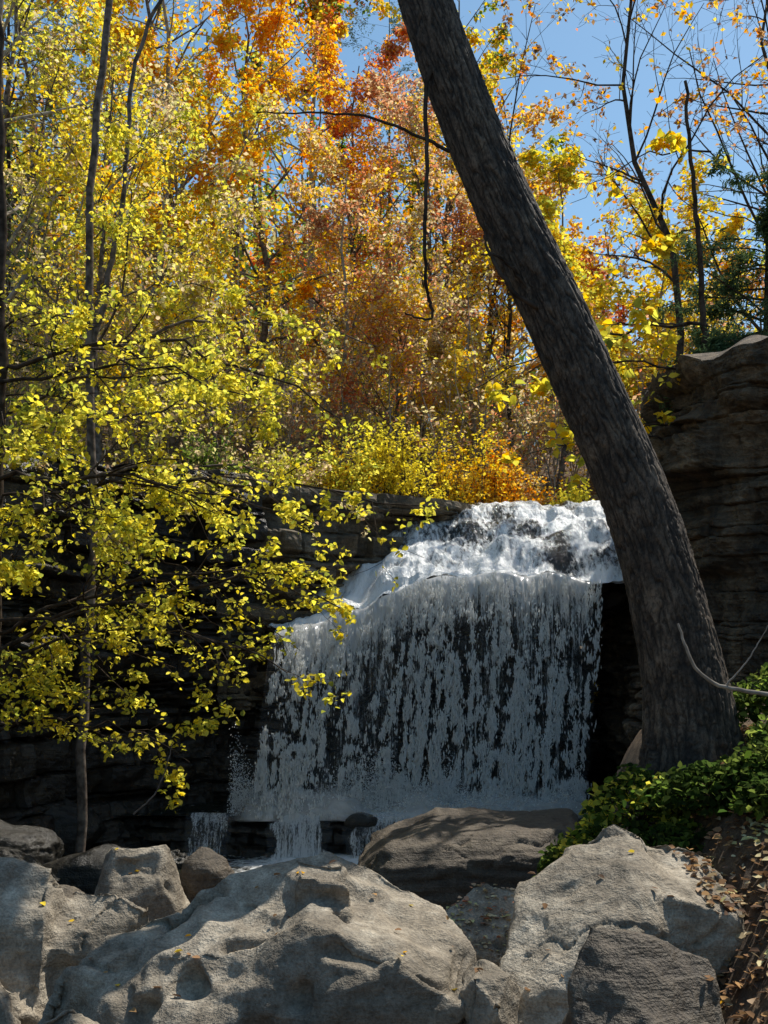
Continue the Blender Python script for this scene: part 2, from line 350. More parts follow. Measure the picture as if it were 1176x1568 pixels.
b=Buf(); cliff(b,[(-3.2,16.9),(-2.0,16.55),(-1.2,16.45),(.6,16.5),(2.,16.45),(3.3,16.5),(3.9,17.0),(4.5,17.6)],-1.,lambda x,y:bed(x,np.minimum(y,16.4)),amp=.24,seed=12,
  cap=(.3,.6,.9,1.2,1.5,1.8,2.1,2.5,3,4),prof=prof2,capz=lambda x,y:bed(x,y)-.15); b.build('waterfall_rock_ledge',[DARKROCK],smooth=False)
def shelf_top(x,y): return -.06+.04*fbm(np.stack([x*2,y*2,x*0],-1),3,5)
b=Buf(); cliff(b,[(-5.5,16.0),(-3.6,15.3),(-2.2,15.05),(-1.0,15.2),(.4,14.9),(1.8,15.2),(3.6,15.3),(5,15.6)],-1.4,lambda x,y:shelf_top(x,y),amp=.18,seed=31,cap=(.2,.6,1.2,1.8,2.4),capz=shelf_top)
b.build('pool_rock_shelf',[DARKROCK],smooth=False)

# ---------------------------------------------------------------- water
def sheet(name,x0,x1,y0,y1,zf,ff,mat,nx=120,ny=120,parent=None):
    X,Y=np.meshgrid(np.linspace(x0,x1,nx),np.linspace(y0,y1,ny),indexing='ij')
    Zz=zf(X,Y); fo=ff(X,Y); b=Buf(); b.add(np.stack([X,Y,Zz],-1),gridf(nx,ny),0,np.repeat(fo.reshape(-1,1),3,1)); return b.build(name,[mat],parent=parent)
sheet('stream_water',-7,4.6,8.3,15.5,lambda x,y:-.58+.03*fbm(np.stack([x*3,y*3,x*0],-1),3,2)+.06*np.exp(-((y-14.7)/.3)**2)*np.exp(-((x+.7)/1.)**2),
      lambda x,y:.26+.45*np.exp(-((y-14.4)/.8)**2)*np.exp(-((x+1.)/1.5)**2)-.25*ss(13.5,11,y),POOL)
def fx(x): return np.exp(-(np.clip(np.abs(x-.5)-2.3,0,9)/.4)**2)
sheet('plunge_pool_water',-4.5,3.9,15.12,16.9,lambda x,y:.0+.07*fbm(np.stack([x*5,y*5,x*0],-1),3,2)*ss(15.1,15.8,y)+.30*fx(x)*np.exp(-((y-15.62)/.26)**2)*(.6+.7*fbm(np.stack([x*3.5,y*3,x*0],-1),3,9)),
      lambda x,y:.30+.8*fx(x)*np.exp(-((y-15.6)/.55)**2),POOL)

wf=D.objects.new('waterfall',None); C.scene.collection.objects.link(wf)
def casz(x,y):
    p=np.stack([x*5,y*2.5,x*0],-1); return bed(x,y)+.06+.09*fbm(p,4,4)
def casf(x,y):
    s=(bed(x,y+.12)-bed(x,y-.12))/.24
    return .58-.08*ss(.7,1.7,s)+.35*ss(16.85,16.35,y)+.36*fbm(np.stack([x*2.4,y*1.8,x*0],-1),3,14)+.15*ss(.8,-.6,x)
sheet('upper_cascade',-1.85,4.2,16.15,20,casz,casf,CASC,320,320,parent=wf)
def lipz(x): return bed(x,np.full_like(x,16.2))+.06
YF=.62
def fally(x,v): return 16.18-YF*v**.45-.30*v*ss(.6,-1.2,x)-.2*np.sqrt(v)*ss(.5,-1,x)
def curtain(name,yo,mat,seed,dens,xa=(-1.7,3.45),xb=(-2.0,3.05),z0=.02):
    nu,nv=400,140; u=np.linspace(0,1,nu)[:,None]*np.ones((1,nv)); v=np.ones((nu,1))*(np.linspace(0,1,nv)**1.3)[None,:]
    xt=xa[0]+(xa[1]-xa[0])*u; xbm=xb[0]+(xb[1]-xb[0])*u
    x=xt+(xbm-xt)*v**.8
    zt=lipz(xt); z=zt*(1-v)+z0*v+.10*np.sin(np.clip(v/.12,0,1)*math.pi)*.3
    y=fally(x,v)-yo*ss(0,.1,v)
    y=y+.12*fbm(np.stack([x*3.5,z*.4,x*0],-1),3,seed)*ss(0,.15,v)+.09*fbm(np.stack([x*13,z*2.5,x*0],-1),3,seed+5)*ss(0,.05,v)
    zb=1.9+.7*vn(np.stack([x*1.3,x*0,x*0],-1),seed)
    brk=np.exp(-((z-zb)/.14)**2)*ss(-.1,.4,vn(np.stack([x*2.3,x*0,x*0],-1),seed+3))
    gap=ss(.1,.6,vn(np.stack([x*3.1,x*0,z*.5],-1),seed+9))*ss(.12,.3,v)
    den=dens+.34*np.exp(-(v/.08)**2)+.10*ss(.3,.1,v)+.26*ss(.9,-1.0,x)*ss(.4,.0,v)+.12*brk-.12*gap-.04*ss(.3,.7,v)+.05*ss(.85,1,v)
    ed=np.minimum(u,1-u); den=den-.6*ss(.045,.0,ed+.03*vn(np.stack([z*3,z*0,z*0],-1),seed))
    b=Buf(); b.add(np.stack([x,y,z],-1),gridf(nu,nv),0,np.stack([den.ravel(),np.ones(den.size),den.ravel()],1)); b.build(name,[mat],parent=wf)
curtain('water_curtain',0.0,CURT1,3,.455)
def drops(buf,p,w,h,tilt=.1):
    n=len(p); w=w[:,None];h=h[:,None]
    ax=np.zeros((n,3)); ax[:,2]=1; ax[:,:2]=rng.normal(size=(n,2))*tilt
    e=np.array([1.,0,0]);g=np.array([0,1.,0])
    V=np.stack([p+ax*h,p-ax*h,p+e*w,p-e*w,p+g*w,p-g*w],1)
    t=np.array([[0,2,4],[0,4,3],[0,3,5],[0,5,2],[1,4,2],[1,3,4],[1,5,3],[1,2,5]])
    F=(np.arange(n)[:,None,None]*6+t[None]).reshape(-1,3); buf.add(V.reshape(-1,3),F)
n=110000; lane=rng.uniform(0,1,n); v=rng.uniform(0,1,n)**.75
dn=.45*vn(np.stack([lane*16,v*1.3,lane*0],-1),77)+.7*vn(np.stack([lane*100,v*4,lane*0],-1),7)+.7*vn(np.stack([lane*90,v*26,lane*0],-1),8)
k=(dn+rng.normal(size=n)*.25)>.3; lane=lane[k]; v=v[k]; n=len(lane)
x=-1.65+5.05*lane+v*(-.3-.0*lane)+rng.normal(size=n)*.012; y=fally(x,v)-.06-np.abs(rng.normal(size=n))*.09
z=lipz(x)*(1-v); b=Buf(); drops(b,np.stack([x,y,z],-1),rng.uniform(.005,.013,n),rng.uniform(.012,.06,n),.08)
n=36000; x=rng.uniform(-2.3,3.0,n); zz=np.abs(rng.normal(size=n)); z=zz*.26*(.4+.8*(vn(np.stack([x*2.2,x*0,x*0],-1),5)+.6))+.02; y=15.4+rng.normal(size=n)*.18
drops(b,np.stack([x,y,z],-1),rng.uniform(.004,.012,n),rng.uniform(.005,.014,n),.5); b.build('water_drops',[FOAM],smooth=False,parent=wf)
b=Buf()
for j in range(6):
    nu,nv=160,28; u=np.linspace(0,1,nu)[:,None]*np.ones((1,nv)); v=np.ones((nu,1))*np.linspace(0,1,nv)[None,:]
    x=-2.4+5.5*u; hgt=.42+.45*fbm(np.stack([x*1.8,x*0+j*3.3,x*0],-1),3,j)
    z=-.06+hgt*v; y=14.98+.11*j+.14*fbm(np.stack([x*2,v*2,x*0+j],-1),3,j+9)-.2*v
    al=ss(1,.0,v)*ss(0,.15,u)*ss(1,.92,u)
    den=.76-.15*v
    b.add(np.stack([x,y,z],-1),gridf(nu,nv),0,np.stack([den.ravel(),al.ravel(),al.ravel()],1))
b.build('spray',[SPRAY],parent=wf)
def spill(name,x0,x1,dens,sd=5):
    nu,nv=120,30; u=np.linspace(0,1,nu)[:,None]*np.ones((1,nv)); v=np.ones((nu,1))*np.linspace(0,1,nv)[None,:]
    x=x0+(x1-x0)*u; x=x+.08*vn(np.stack([v*3,u*2,x*0],-1),sd); y=15.02-.40*np.sqrt(v)+.12*fbm(np.stack([x*3,v,x*0],-1),3,sd); z=.05-.66*v
    den=dens+.14*np.exp(-(v/.2)**2)+.15*v*v-.6*ss(.16,0,np.minimum(u,1-u)+.08*vn(np.stack([v*4,u*3,x*0],-1),sd+1))
    b=Buf(); b.add(np.stack([x,y,z],-1),gridf(nu,nv),0,np.stack([den.ravel(),np.ones(den.size),den.ravel()],1)); b.build(name,[CURT1],parent=wf)
spill('spill',-1.7,-.75,.54); spill('spill',-.55,.6,.48,8); spill('spill',-2.9,-2.2,.44,11)

# ---------------------------------------------------------------- boulders
ROCKS=[]
def boulder(name,hulls,mat,vox=.03,sm=6,disp=.06,seed=1,freq=1.6,flute=.05,strata=.0):
    bm=bmesh.new()
    for h in hulls:
        b2=bmesh.new(); vs=[b2.verts.new(p) for p in h]; r=bmesh.ops.convex_hull(b2,input=vs)
        bmesh.ops.delete(b2,geom=[v for v in b2.verts if not v.link_faces],context='VERTS')
        me=D.meshes.new('t'); b2.to_mesh(me); bm.from_mesh(me); b2.free(); D.meshes.remove(me)
    me=D.meshes.new(name); bm.to_mesh(me); bm.free()
    ob=D.objects.new(name,me); C.scene.collection.objects.link(ob)
    a=ob.modifiers.new('r','REMESH'); a.mode='VOXEL'; a.voxel_size=vox
    s=ob.modifiers.new('s','SMOOTH'); s.factor=.5; s.iterations=sm
    dg=C.evaluated_depsgraph_get(); m2=D.meshes.new_from_object(ob.evaluated_get(dg)); ob.modifiers.clear(); ob.data=m2; m2.name=name
    n=len(m2.vertices); co=np.empty(n*3,np.float32); m2.vertices.foreach_get('co',co); co=co.reshape(-1,3).astype(float)
    no=np.empty(n*3,np.float32); m2.vertices.foreach_get('normal',no); no=no.reshape(-1,3).astype(float)
    top=ss(.1,.6,no[:,2])
    q=co*freq+fbm(co*2,2,seed)[:,None]*.4
    d=disp*fbm(q,3,seed)*1.6
    wq=co*np.array([2.2,1.9,2.4])+np.stack([fbm(co*1.5,2,seed+7),fbm(co*1.5,2,seed+8),fbm(co*1.5,2,seed+6)],-1)*1.0
    def sa(t): return np.sqrt(t*t+.008)
    c1=sa(vn(wq,seed+2)); c2=sa(vn(wq*2.1+5,seed+5))
    msk=.2+.8*ss(-.2,.4,vn(co*1.1,seed+12))
    d-=flute*msk*(.15+1.0*top)*(c1*1.4+c2*.6)
    pit=ss(.4,.7,vn(co*5.,seed+11)); d-=flute*1.4*pit*top*msk
    cr=np.abs(vn(co*np.array([1.4,1.4,.9])+fbm(co*3,3,seed+4)[:,None]*.35,seed+20)); d-=.03*ss(.03,.0,cr)
    d+=.014*fbm(co*11,4,seed+9,.6)
    if strata:
        zz=co[:,2]*8+fbm(co*1.2,2,seed)*1.5; d+=strata*(np.abs((zz%1)-.5)*2)**.5*.8*ss(.85,.3,np.abs(no[:,2]))
    co=co+no*d[:,None]; m2.vertices.foreach_set('co',co.astype(np.float32).ravel()); m2.update()
    m2.polygons.foreach_set('use_smooth',np.ones(len(m2.polygons),bool)); m2.materials.clear(); m2.materials.append(mat)
    ROCKS.append(ob)
    return ob
main=[(-1.75,5.4,.70),(-1.43,5.8,.90),(-.88,5.9,1.13),(-.33,5.95,1.27),(-.08,5.85,1.21),(.30,5.6,1.04),(.46,5.25,.88),
      (-.40,5.0,1.10),(.03,4.82,.97),(.38,4.85,.76),(-1.1,5.1,.74),(-2.1,5.1,0),(-1.3,4.6,0.0),(-.3,4.7,.3),(.2,4.65,.0),(.6,5.2,0),(.4,6.3,0),(-1.6,6.5,0)]
boulder('boulder',[main,[(-.75,5.9,1.03),(-.5,5.8,1.26),(-.2,5.7,1.26),(-.45,5.3,1.26),(-.2,5.3,1.22),(-.6,5.3,.9),(-.1,5.9,.8),(0,5.3,.9)],
   [(-2.3,4.9,.2),(-2.2,4.6,.76),(-1.5,4.9,.74),(-1.2,4.5,.5),(-1.9,4.2,.5),(-1.2,4.2,0),(-2.2,4.2,0),(-1,5.2,.2)]],BOULDER,.017,5,.04,3,flute=.085,strata=.02)
boulder('boulder',[[(-2.7,6.4,1.15),(-2.32,6.2,1.14),(-2.0,6.2,1.11),(-1.95,5.9,.88),(-2.6,5.8,.9),(-2.7,5.6,0),(-1.9,5.7,.3),(-1.7,6.6,.3),(-2.6,6.8,.2)],
   [(-1.95,6.4,.95),(-1.6,6.2,.97),(-1.4,6.2,.88),(-1.35,6.,.3),(-2,6,.4),(-1.9,5.9,.7),(-1.5,6.7,.3),(-2.1,6.6,.1),(-1.3,6.3,.0)],
   [(-2.4,5.5,.98),(-2.1,5.3,.80),(-1.95,5.3,.6),(-2.5,5.2,.4),(-1.8,5.2,.0),(-2.4,5.8,.3),(-1.8,5.8,.3)]],BOULDER,.02,5,.05,7,flute=.11)
def ell(c,r,n=60,seed=0,sq=.8):
    q=np.random.default_rng(seed); v=nrm(q.normal(size=(n,3))); v=np.sign(v)*np.abs(v)**sq*q.uniform(.82,1.05,(n,1)); return [tuple(np.array(c)+np.array(r)*w) for w in v]
boulder('boulder',[ell((-1.9,8,.46),(.42,.4,.52),60,1,1)],BOULDER,.022,6,.05,11,flute=.04)
boulder('boulder',[ell((-1.47,8.5,.38),(.24,.25,.42),50,2,1)],MIDB,.025,5,.04,13,flute=.03)
boulder('boulder',[ell((-2.6,8.2,.25),(.4,.3,.35),40,3,1)],MIDB,.03,4,.05,14,flute=.04)
boulder('boulder',[[(-.45,10.3,.08),(.05,10.2,.50),(.4,10.4,.60),(1.15,10.2,.60),(1.95,10.3,.62),(2.1,10.6,.5),(2.1,11.6,.62),(.6,11.7,.60),(-.1,11.4,.4),
   (-.5,10.1,-.8),(.1,9.85,-.8),(1.3,9.8,-.9),(2.3,9.9,-.9),(.1,9.98,.3),(1.2,9.95,.45),(2.0,10.,.4),(2.3,11.8,-.8),(-.6,11.6,-.8)]],MIDB,.025,3,.05,17,1.2,.03,.04)
boulder('boulder',[[(.5,5.0,.5),(.72,5.6,1.0),(.82,6.0,1.08),(1.1,6.1,1.28),(1.36,6.05,1.44),(1.5,5.9,1.38),(1.3,5.3,1.15),(1.1,5.1,.98),(.45,4.8,.1),(1.2,4.7,.2),(1.7,5.1,.4),(1.6,6.7,.3),(.9,6.6,.2),(1.62,5.6,1.15)],
   [(1.4,6.1,1.35),(1.66,6.0,1.31),(1.92,6.0,1.29),(2.05,5.8,1.1),(1.5,5.4,1.12),(1.85,5.4,1.04),(2.05,5.5,.5),(1.3,5.3,.4),(1.4,6.5,.5),(2.1,6.4,.5)]],BOULDER,.018,4,.045,23,1.5,.085,.02)
boulder('boulder',[[(.79,4.4,1.0),(.89,4.5,1.22),(1.04,4.45,1.18),(1.25,4.5,1.14),(1.42,4.45,1.08),(1.43,4.3,.87),(.78,4.2,.75),(1.1,4.1,.85),(1.4,4.1,.6),(.75,4.1,.2),(1.5,4.1,.2),(1.4,4.9,.3),(.8,4.9,.3)]],MIDB,.016,4,.04,29,2.4,.03)
boulder('boulder',[[(.36,6.4,.80),(.63,6.6,.92),(.88,6.6,.88),(.9,6.3,.68),(.42,6.1,.64),(.8,6.1,.57),(.3,6.,0),(.9,6.,0),(.9,7,.2),(.3,6.9,.2)]],BOULDER,.024,4,.03,33,2,.02)
boulder('boulder',[ell((.5,5.0,.68),(.18,.25,.25),24,8),ell((.42,4.6,.5),(.2,.2,.26),24,9)],BOULDER,.018,4,.04,37,2.5,.03)
wet=[((-3.6,12.2,-.4),(.9,.6,.5)),((-5.0,12.8,-.2),(1.0,.8,.65)),((-3.3,14.3,-.55),(.7,.35,.3)),((-4.8,14.6,-.1),(.9,.5,.5)),((1.4,13.2,-.5),(.9,.5,.4)),((2.9,13.5,-.2),(1.,.8,.6)),((-3.3,9.9,-.4),(.6,.5,.45)),((-4.2,10.8,-.1),(.8,.7,.5)),((-1.9,12.8,-.65),(.4,.3,.22)),((-3.6,8.2,0),(.6,.5,.5)),((-4.6,9.0,.1),(.7,.6,.6)),((-1.0,14.1,-.6),(.25,.2,.2)),((-1.95,15.35,-.02),(.3,.2,.2)),((-.35,14.95,-.05),(.3,.2,.16))]
for i,(c,r) in enumerate(wet): boulder('wet_boulder',[ell(c,r,40,40+i,.9)],WETB,.04,4,.07,50+i,1.2,.05,.03)

# ---------------------------------------------------------------- leaning tree in the foreground
def spline(K,n):
    K=np.asarray(K,float); q=np.linspace(0,len(K)-1,n)
    out=np.empty((n,K.shape[1])); Kp=np.vstack([2*K[0]-K[1],K,2*K[-1]-K[-2]])
    for a,qq in enumerate(q):
        i=min(int(qq),len(K)-2); f=qq-i; p0,p1,p2,p3=Kp[i:i+4]
        out[a]=.5*((2*p1)+(-p0+p2)*f+(2*p0-5*p1+4*p2-p3)*f*f+(-p0+3*p1-3*p2+p3)*f**3)
    return out
TR=np.array([(2.30,7.6,1.30,.40),(2.28,7.6,1.72,.345),(2.24,7.6,2.11,.315),(2.143,7.6,2.59,.285),(1.983,7.6,3.2,.262),(1.775,7.6,3.78,.247),(1.527,7.6,4.34,.240),(1.27,7.6,4.92,.232),(1.0,7.6,5.48,.225),(.67,7.6,6.24,.210),(.48,7.6,6.73,.203),(.30,7.6,7.25,.195),(.13,7.62,7.8,.19),(-.1,7.7,8.5,.18),(-.5,7.8,10,.15),(-.9,7.8,12.0,.08)])
K=spline(TR,900); n,m=900,200
P=K[:,:3]; T=nrm(np.gradient(P,axis=0)); A=nrm(np.cross(T,np.array([[0,1,0.]]))); Bv=np.cross(T,A)
a=np.linspace(0,2*math.pi,m,endpoint=False)[None,:]; L=np.r_[0,np.cumsum(np.linalg.norm(np.diff(P,axis=0),axis=1))][:,None]
q=np.stack([np.cos(a)*9+0*L,np.sin(a)*9+0*L,L*6+0*a],-1); q=q+.9*np.stack([fbm(q*.6,2,3),fbm(q*.6,2,4),fbm(q*.6,2,5)],-1)
r1=np.clip(1-np.abs(vn(q,61))*2.6,0,1); q2=np.stack([np.cos(a)*5+0*L,np.sin(a)*5+0*L,L*22+0*a],-1)+fbm(q*1.4,2,9)[...,None]*1.4
r2=np.clip(1-np.abs(vn(q2,63))*3.0,0,1)
crack=np.clip(r1+.6*r2*ss(-.3,.4,vn(q*.5,70)),0,1)
big=fbm(np.stack([np.cos(a)*1.2+0*L,np.sin(a)*1.2+0*L,L*.9+0*a],-1),3,65)
fl=np.exp(-L/.35)*(.5+.5*np.sin(a*5+1))*.35
R=K[:,3:4]*(1+.04*big+fl)-.016*crack+.007*fbm(q*3,3,66)
V=P[:,None,:]+R[...,None]*(np.cos(a)[...,None]*A[:,None,:]+np.sin(a)[...,None]*Bv[:,None,:])
i=np.arange(n-1)[:,None]*m; s0=np.arange(m)[None,:]; s1=(s0+1)%m
F=np.stack([i+s0,i+m+s0,i+m+s1,i+s1],-1).reshape(-1,4)
cc=(1.2-.85*crack)[...,None]*np.array([1,1,1.])
b=Buf(); b.add(V,F,0,cc.reshape(-1,3))
def addpoly(buf,K,r0,r1,mi=1,n=24,m=6):
    p=spline(K,n)[None]; p=p+0; p[0,1:-1]+=rng.normal(size=(n-2,3))*r0*.25
    v,f=tubes(p,np.linspace(r0,r1,n)[None],m); buf.add(v,f,mi)
    return p,np.linspace(r0,r1,n)[None]
addpoly(b,[(.42,7.5,6.9),(.31,7.45,6.5),(.31,7.4,6.0),(.29,7.4,5.4),(.31,7.4,5.05),(.33,7.4,4.95)],.02,.011)
addpoly(b,[(.32,7.4,4.97),(.35,7.4,4.83),(.26,7.4,4.82),(.15,7.4,4.86)],.013,.005)
addpoly(b,[(.48,7.45,6.05),(.28,7.4,6.12),(-.1,7.3,6.22),(-.5,7.2,6.20),(-.9,7.2,6.2)],.014,.004)
addpoly(b,[(1.15,7.45,4.9),(.95,7.4,5.0),(.78,7.4,5.25),(.72,7.4,5.42)],.022,.008)
addpoly(b,[(1.05,7.45,5.05),(.85,7.4,5.25),(.70,7.4,5.28)],.015,.005)
pp=[addpoly(b,k,.05,.008) for k in [[(-.1,7.65,8.4),(-.5,7.9,8.9),(-1.5,7.6,9.6)],[(-.4,7.8,9.6),(-1.2,8.3,10.2),(-2.2,9,10.8)],[(-.3,7.8,9.4),(-.3,7.5,10.6),(-.2,7.2,11.8)]]]
G=np.concatenate([q[0] for q in pp]); GR=np.concatenate([q[1] for q in pp])
g1,r1_=grow(G,GR,7,.25,1,.45,.8,5,.1,.15); v,f=tubes(g1,r1_,4); b.add(v,f,1)
g2,r2_=grow(g1,r1_,4,.2,1,.5,.8,4,0,.2); v,f=tubes(g2,r2_,3); b.add(v,f,1)
lp=pts_on(g2,400,.03); leaves(b,lp,.10,colr(lp,['gold','yellow']),2,True)
pp=[addpoly(b,k,.07,.012) for k in [[(-.05,7.7,8.4),(.7,8.1,9.0),(1.3,8.4,9.3),(2.0,8.6,9.4)],[(-.2,7.8,8.9),(.5,8.8,9.5),(.9,9.4,9.7),(1.3,9.8,9.8)],[(-.2,7.8,8.8),(.9,7.8,9.4),(1.9,7.7,9.6),(2.9,7.6,9.6)]]]  # out-of-view limbs, added to cast leaf shade on the front boulders
G=np.concatenate([q[0] for q in pp]); GR=np.concatenate([q[1] for q in pp])
g1,r1_=grow(G,GR,10,.3,1,.24,.9,5,.0,.12,.5,flat=.3); v,f=tubes(g1,r1_,4); b.add(v,f,1)
g2,r2_=grow(g1,r1_,5,.2,1,.5,.8,4,0,.15,flat=.3); v,f=tubes(g2,r2_,3); b.add(v,f,1)
lp=pts_on(g2,2100,.05); leaves(b,lp,.17,colr(lp,['gold','yellow']),2,True,flat=1.5)
b.build('leaning_tree',[BARKM,TWIG,LEAF])

# ---------------------------------------------------------------- trees
def tree(name,x,y,H,pal,nleaf,lsize,tr=.14,spread=.38,lean=(0,0),seed=0,bark=BARK,t0=.14,up=.2,jit=.09,n1=20,hexa=False,ang=1.0,leafmat=None,z=None,csc=.9):
    r=np.random.default_rng(seed); z=float(gh(np.array([x]),np.array([y]))[0])-.1 if z is None else z
    k=9; t=np.linspace(0,1,k); P=np.stack([x+lean[0]*t**1.3*H,y+lean[1]*t*H,z+H*t],-1)+np.cumsum(r.normal(size=(k,3))*.014*H,axis=0)*np.array([1,1,.0])
    P[0]=(x,y,z); P=P[None]; R=(tr*(1-.88*t))[None]
    b=Buf(); v,f=tubes(P,R,10); b.add(v,f,0)
    p1,r1=grow(P,R,n1,t0,1,spread,ang,7,up,.11,.5,r=r); v,f=tubes(p1,r1,5); b.add(v,f,0)
    p2,r2=grow(p1,r1,6,.15,1,.48,.8,6,up*.4,.14,.55,r=r); v,f=tubes(p2,r2,4); b.add(v,f,0)
    p3,r3=grow(p2,np.maximum(r2,.006),4,.15,1,.5,.8,4,.05,.18,.6,r=r); v,f=tubes(p3,np.maximum(r3,.0035),3); b.add(v,f,0)
    if nleaf:
        mid=p3[:,2]; w=ss(-.35,.35,fbm(mid*.55,2,seed+1))+.08; w/=w.sum()
        sel=r.choice(len(p3),nleaf,p=w); q=r.uniform(.1,1,nleaf)*3; j=np.minimum(q.astype(int),2); ff=(q-j)[:,None]
        lp=p3[sel,j]*(1-ff)+p3[sel,j+1]*ff+r.normal(size=(nleaf,3))*jit
        leaves(b,lp,lsize,colr(lp,pal,r,csc),1,hexa,r=r)
    return b.build(name,[bark,leafmat or LEAF])
T=[
('maple_tree',-5.6,24.5,13.5,['gold','orange','yellow'],12000,.12,.13,.40),
('maple_tree',-3.4,27,12,['orange','gold','orange'],14000,.12,.12,.40),
('oak_tree',-9.5,24,13,['ygreen','tan','yellow'],9000,.12,.14,.40),
('oak_tree',-12.5,28,14,['ygreen','tan','green'],9000,.14,.16,.40),
('maple_tree',-1.2,28.5,11,['red','rust','orange'],14000,.11,.12,.36),
('maple_tree',1.0,26.5,9.5,['rust','tan','gold'],12000,.11,.11,.42),
('oak_tree',-1.0,23.5,7.5,['rust','tan','gold'],9000,.10,.08,.42),
('oak_tree',-4.6,21.5,8,['tan','ygreen','gold'],8000,.10,.08,.42),
('oak_tree',1.6,33,14.5,['green','yellow','gold'],12000,.16,.18,.36),
('maple_tree',-2.5,36,15.5,['green','red','gold'],12000,.18,.18,.38),
('maple_tree',-7.5,33,15,['orange','gold','ygreen'],11000,.17,.18,.40),
('oak_tree',-12,36,14,['tan','ygreen','gold'],9000,.18,.2,.4),
('maple_tree',4.2,34,9,['orange','gold','tan'],10000,.16,.14,.42),
('oak_tree',2.6,29,9.5,['gold','tan','orange'],9000,.14,.12,.4),
('oak_tree',6.4,29,7,['yellow','gold','rust'],8000,.14,.12,.45),
('oak_tree',9.5,30,6.5,['yellow','gold','tan'],8000,.15,.14,.45),
('oak_tree',13,30,8,['gold','rust','ygreen'],6000,.16,.14,.45),
('tulip_tree',4.3,25.5,8.5,['yellow','ygreen','gold'],5800,.15,.08,.30),
('tulip_tree',7.4,26,7,['yellow','gold','ygreen'],6500,.15,.08,.38),
('tulip_tree',9.6,23,6.0,['yellow','ygreen','green'],5500,.14,.09,.4),
('oak_tree',.4,22.0,5.5,['tan','gold','rust'],7500,.09,.06,.42),
('oak_tree',2.2,24.5,5.5,['tan','yellow','gold'],7500,.10,.08,.42),
('sycamore_tree',-7.0,18.8,13,['ygreen','yellow','tan'],6000,.10,.14,.34),
('oak_tree',-5.0,18.2,8,['ygreen','yellow','gold'],6500,.09,.08,.45),
('oak_tree',-9.0,17,11,['green','ygreen','tan'],7000,.11,.15,.42),
('oak_tree',-2.9,19.8,5.5,['ygreen','tan','yellow'],7000,.09,.06,.5),
]
for i,t in enumerate(T):
    tree(*t,seed=100+i,bark=PALEBARK if t[0]=='sycamore_tree' else (BARK if i%3 else PALEBARK))
tree('sweetgum_tree',5.4,18.8,12.5,['brown','orange','gold'],1500,.11,.08,.34,(-.02,0),301,TWIG,jit=.03,n1=22,t0=.3)
tree('sweetgum_tree',7.4,20.5,13.5,['brown','orange','rust'],1900,.11,.10,.34,(0,0),302,TWIG,jit=.03,n1=22,t0=.25)
tree('sweetgum_tree',3.4,27,12,['orange','brown','gold'],1800,.12,.07,.3,(.02,0),303,TWIG,jit=.03,t0=.25)
tree('bare_tree',10.5,27,15,['brown'],300,.12,.12,.34,(0,0),304,TWIG,jit=.03,t0=.25)
def cedar(name,x,y,H,seed,n=9000,sp=.34):
    r=np.random.default_rng(seed); z=float(gh(np.array([x]),np.array([y]))[0])-.1
    k=7;t=np.linspace(0,1,k); P=np.stack([x+0*t,y+0*t,z+H*t],-1)[None]; R=(.1*(1-.9*t))[None]
    b=Buf(); v,f=tubes(P,R,8); b.add(v,f,0)
    p1,r1=grow(P,R,40,.12,1,sp,1.45,7,.1,.08,.35,sag=.5,r=r); v,f=tubes(p1,r1,4); b.add(v,f,0)
    p2,r2=grow(p1,r1,9,.15,1,.4,.8,5,-.1,.12,.5,sag=.5,r=r); v,f=tubes(p2,r2,3); b.add(v,f,0)
    lp=pts_on(p2,n,.035,r); leaves(b,lp,.11,colr(lp,['cedar'],r),1,False,r=r,wid=.12)
    b.build(name,[TWIG,CEDAR])
cedar('cedar_tree',5.7,15.2,3.2,401,16000,.6); cedar('cedar_tree',4.8,14.0,1.9,402,11000,.8)
cedar('cedar_tree',-8.6,20,7,403,14000,.4); cedar('cedar_tree',-11,30,16,404,12000,.3); cedar('cedar_tree',.2,38,16,405,14000,.28)
b=Buf(); n=60000
cx=rng.uniform(-45,45,420); cy=rng.uniform(38,75,420); cz=gh(cx,cy); hh=rng.uniform(5,11,420)*np.where(cx>4,.6,1.2)
i=rng.integers(0,420,n); v=nrm(rng.normal(size=(n,3)))*rng.uniform(.5,1,(n,1))
lp=np.stack([cx[i]+v[:,0]*2.6,cy[i]+v[:,1]*2.4,cz[i]+hh[i]*(.5+.5*v[:,2])],-1)
keys=['gold','orange','tan','ygreen','rust','green']; ci=rng.integers(0,6,420)
col=np.zeros((n,3))
for k in range(6):
    mk=ci[i]==k; col[mk]=colr(lp[mk],[keys[k]])
leaves(b,lp,.42,col,1)
tp=np.stack([np.stack([cx,cy,cz-.2],-1),np.stack([cx+.2,cy,cz+hh*.5],-1),np.stack([cx,cy,cz+hh],-1)],1); v,f=tubes(tp,np.tile([.18,.12,.03],(420,1)),5); b.add(v,f,0)
b.build('distant_trees',[BARK,LEAF])
r=np.random.default_rng(909); m=700; x=r.uniform(-15,13,m); y=20.4+r.uniform(0,1,m)**1.3*18; z=gh(x,y)-.05
k=~((np.abs(x-3)<1.0)&(y<22)); x,y,z=x[k],y[k],z[k]; m=len(x)
d=np.stack([r.normal(size=m)*.18,r.normal(size=m)*.18,np.ones(m)],-1)*r.uniform(1.6,4.2,m)[:,None]
P=np.stack([x,y,z],-1)[:,None,:]+d[:,None,:]*np.linspace(0,1,6)[None,:,None]; P[:,1:]+=r.normal(size=(m,5,3))*.06
R=np.tile(np.linspace(.022,.006,6),(m,1)); b=Buf(); v,f=tubes(P,R,4); b.add(v,f,0)
p1,r1=grow(P,R,9,.1,1,.38,.9,5,.2,.15,.6,r=r); v,f=tubes(p1,np.maximum(r1,.004),3); b.add(v,f,0)
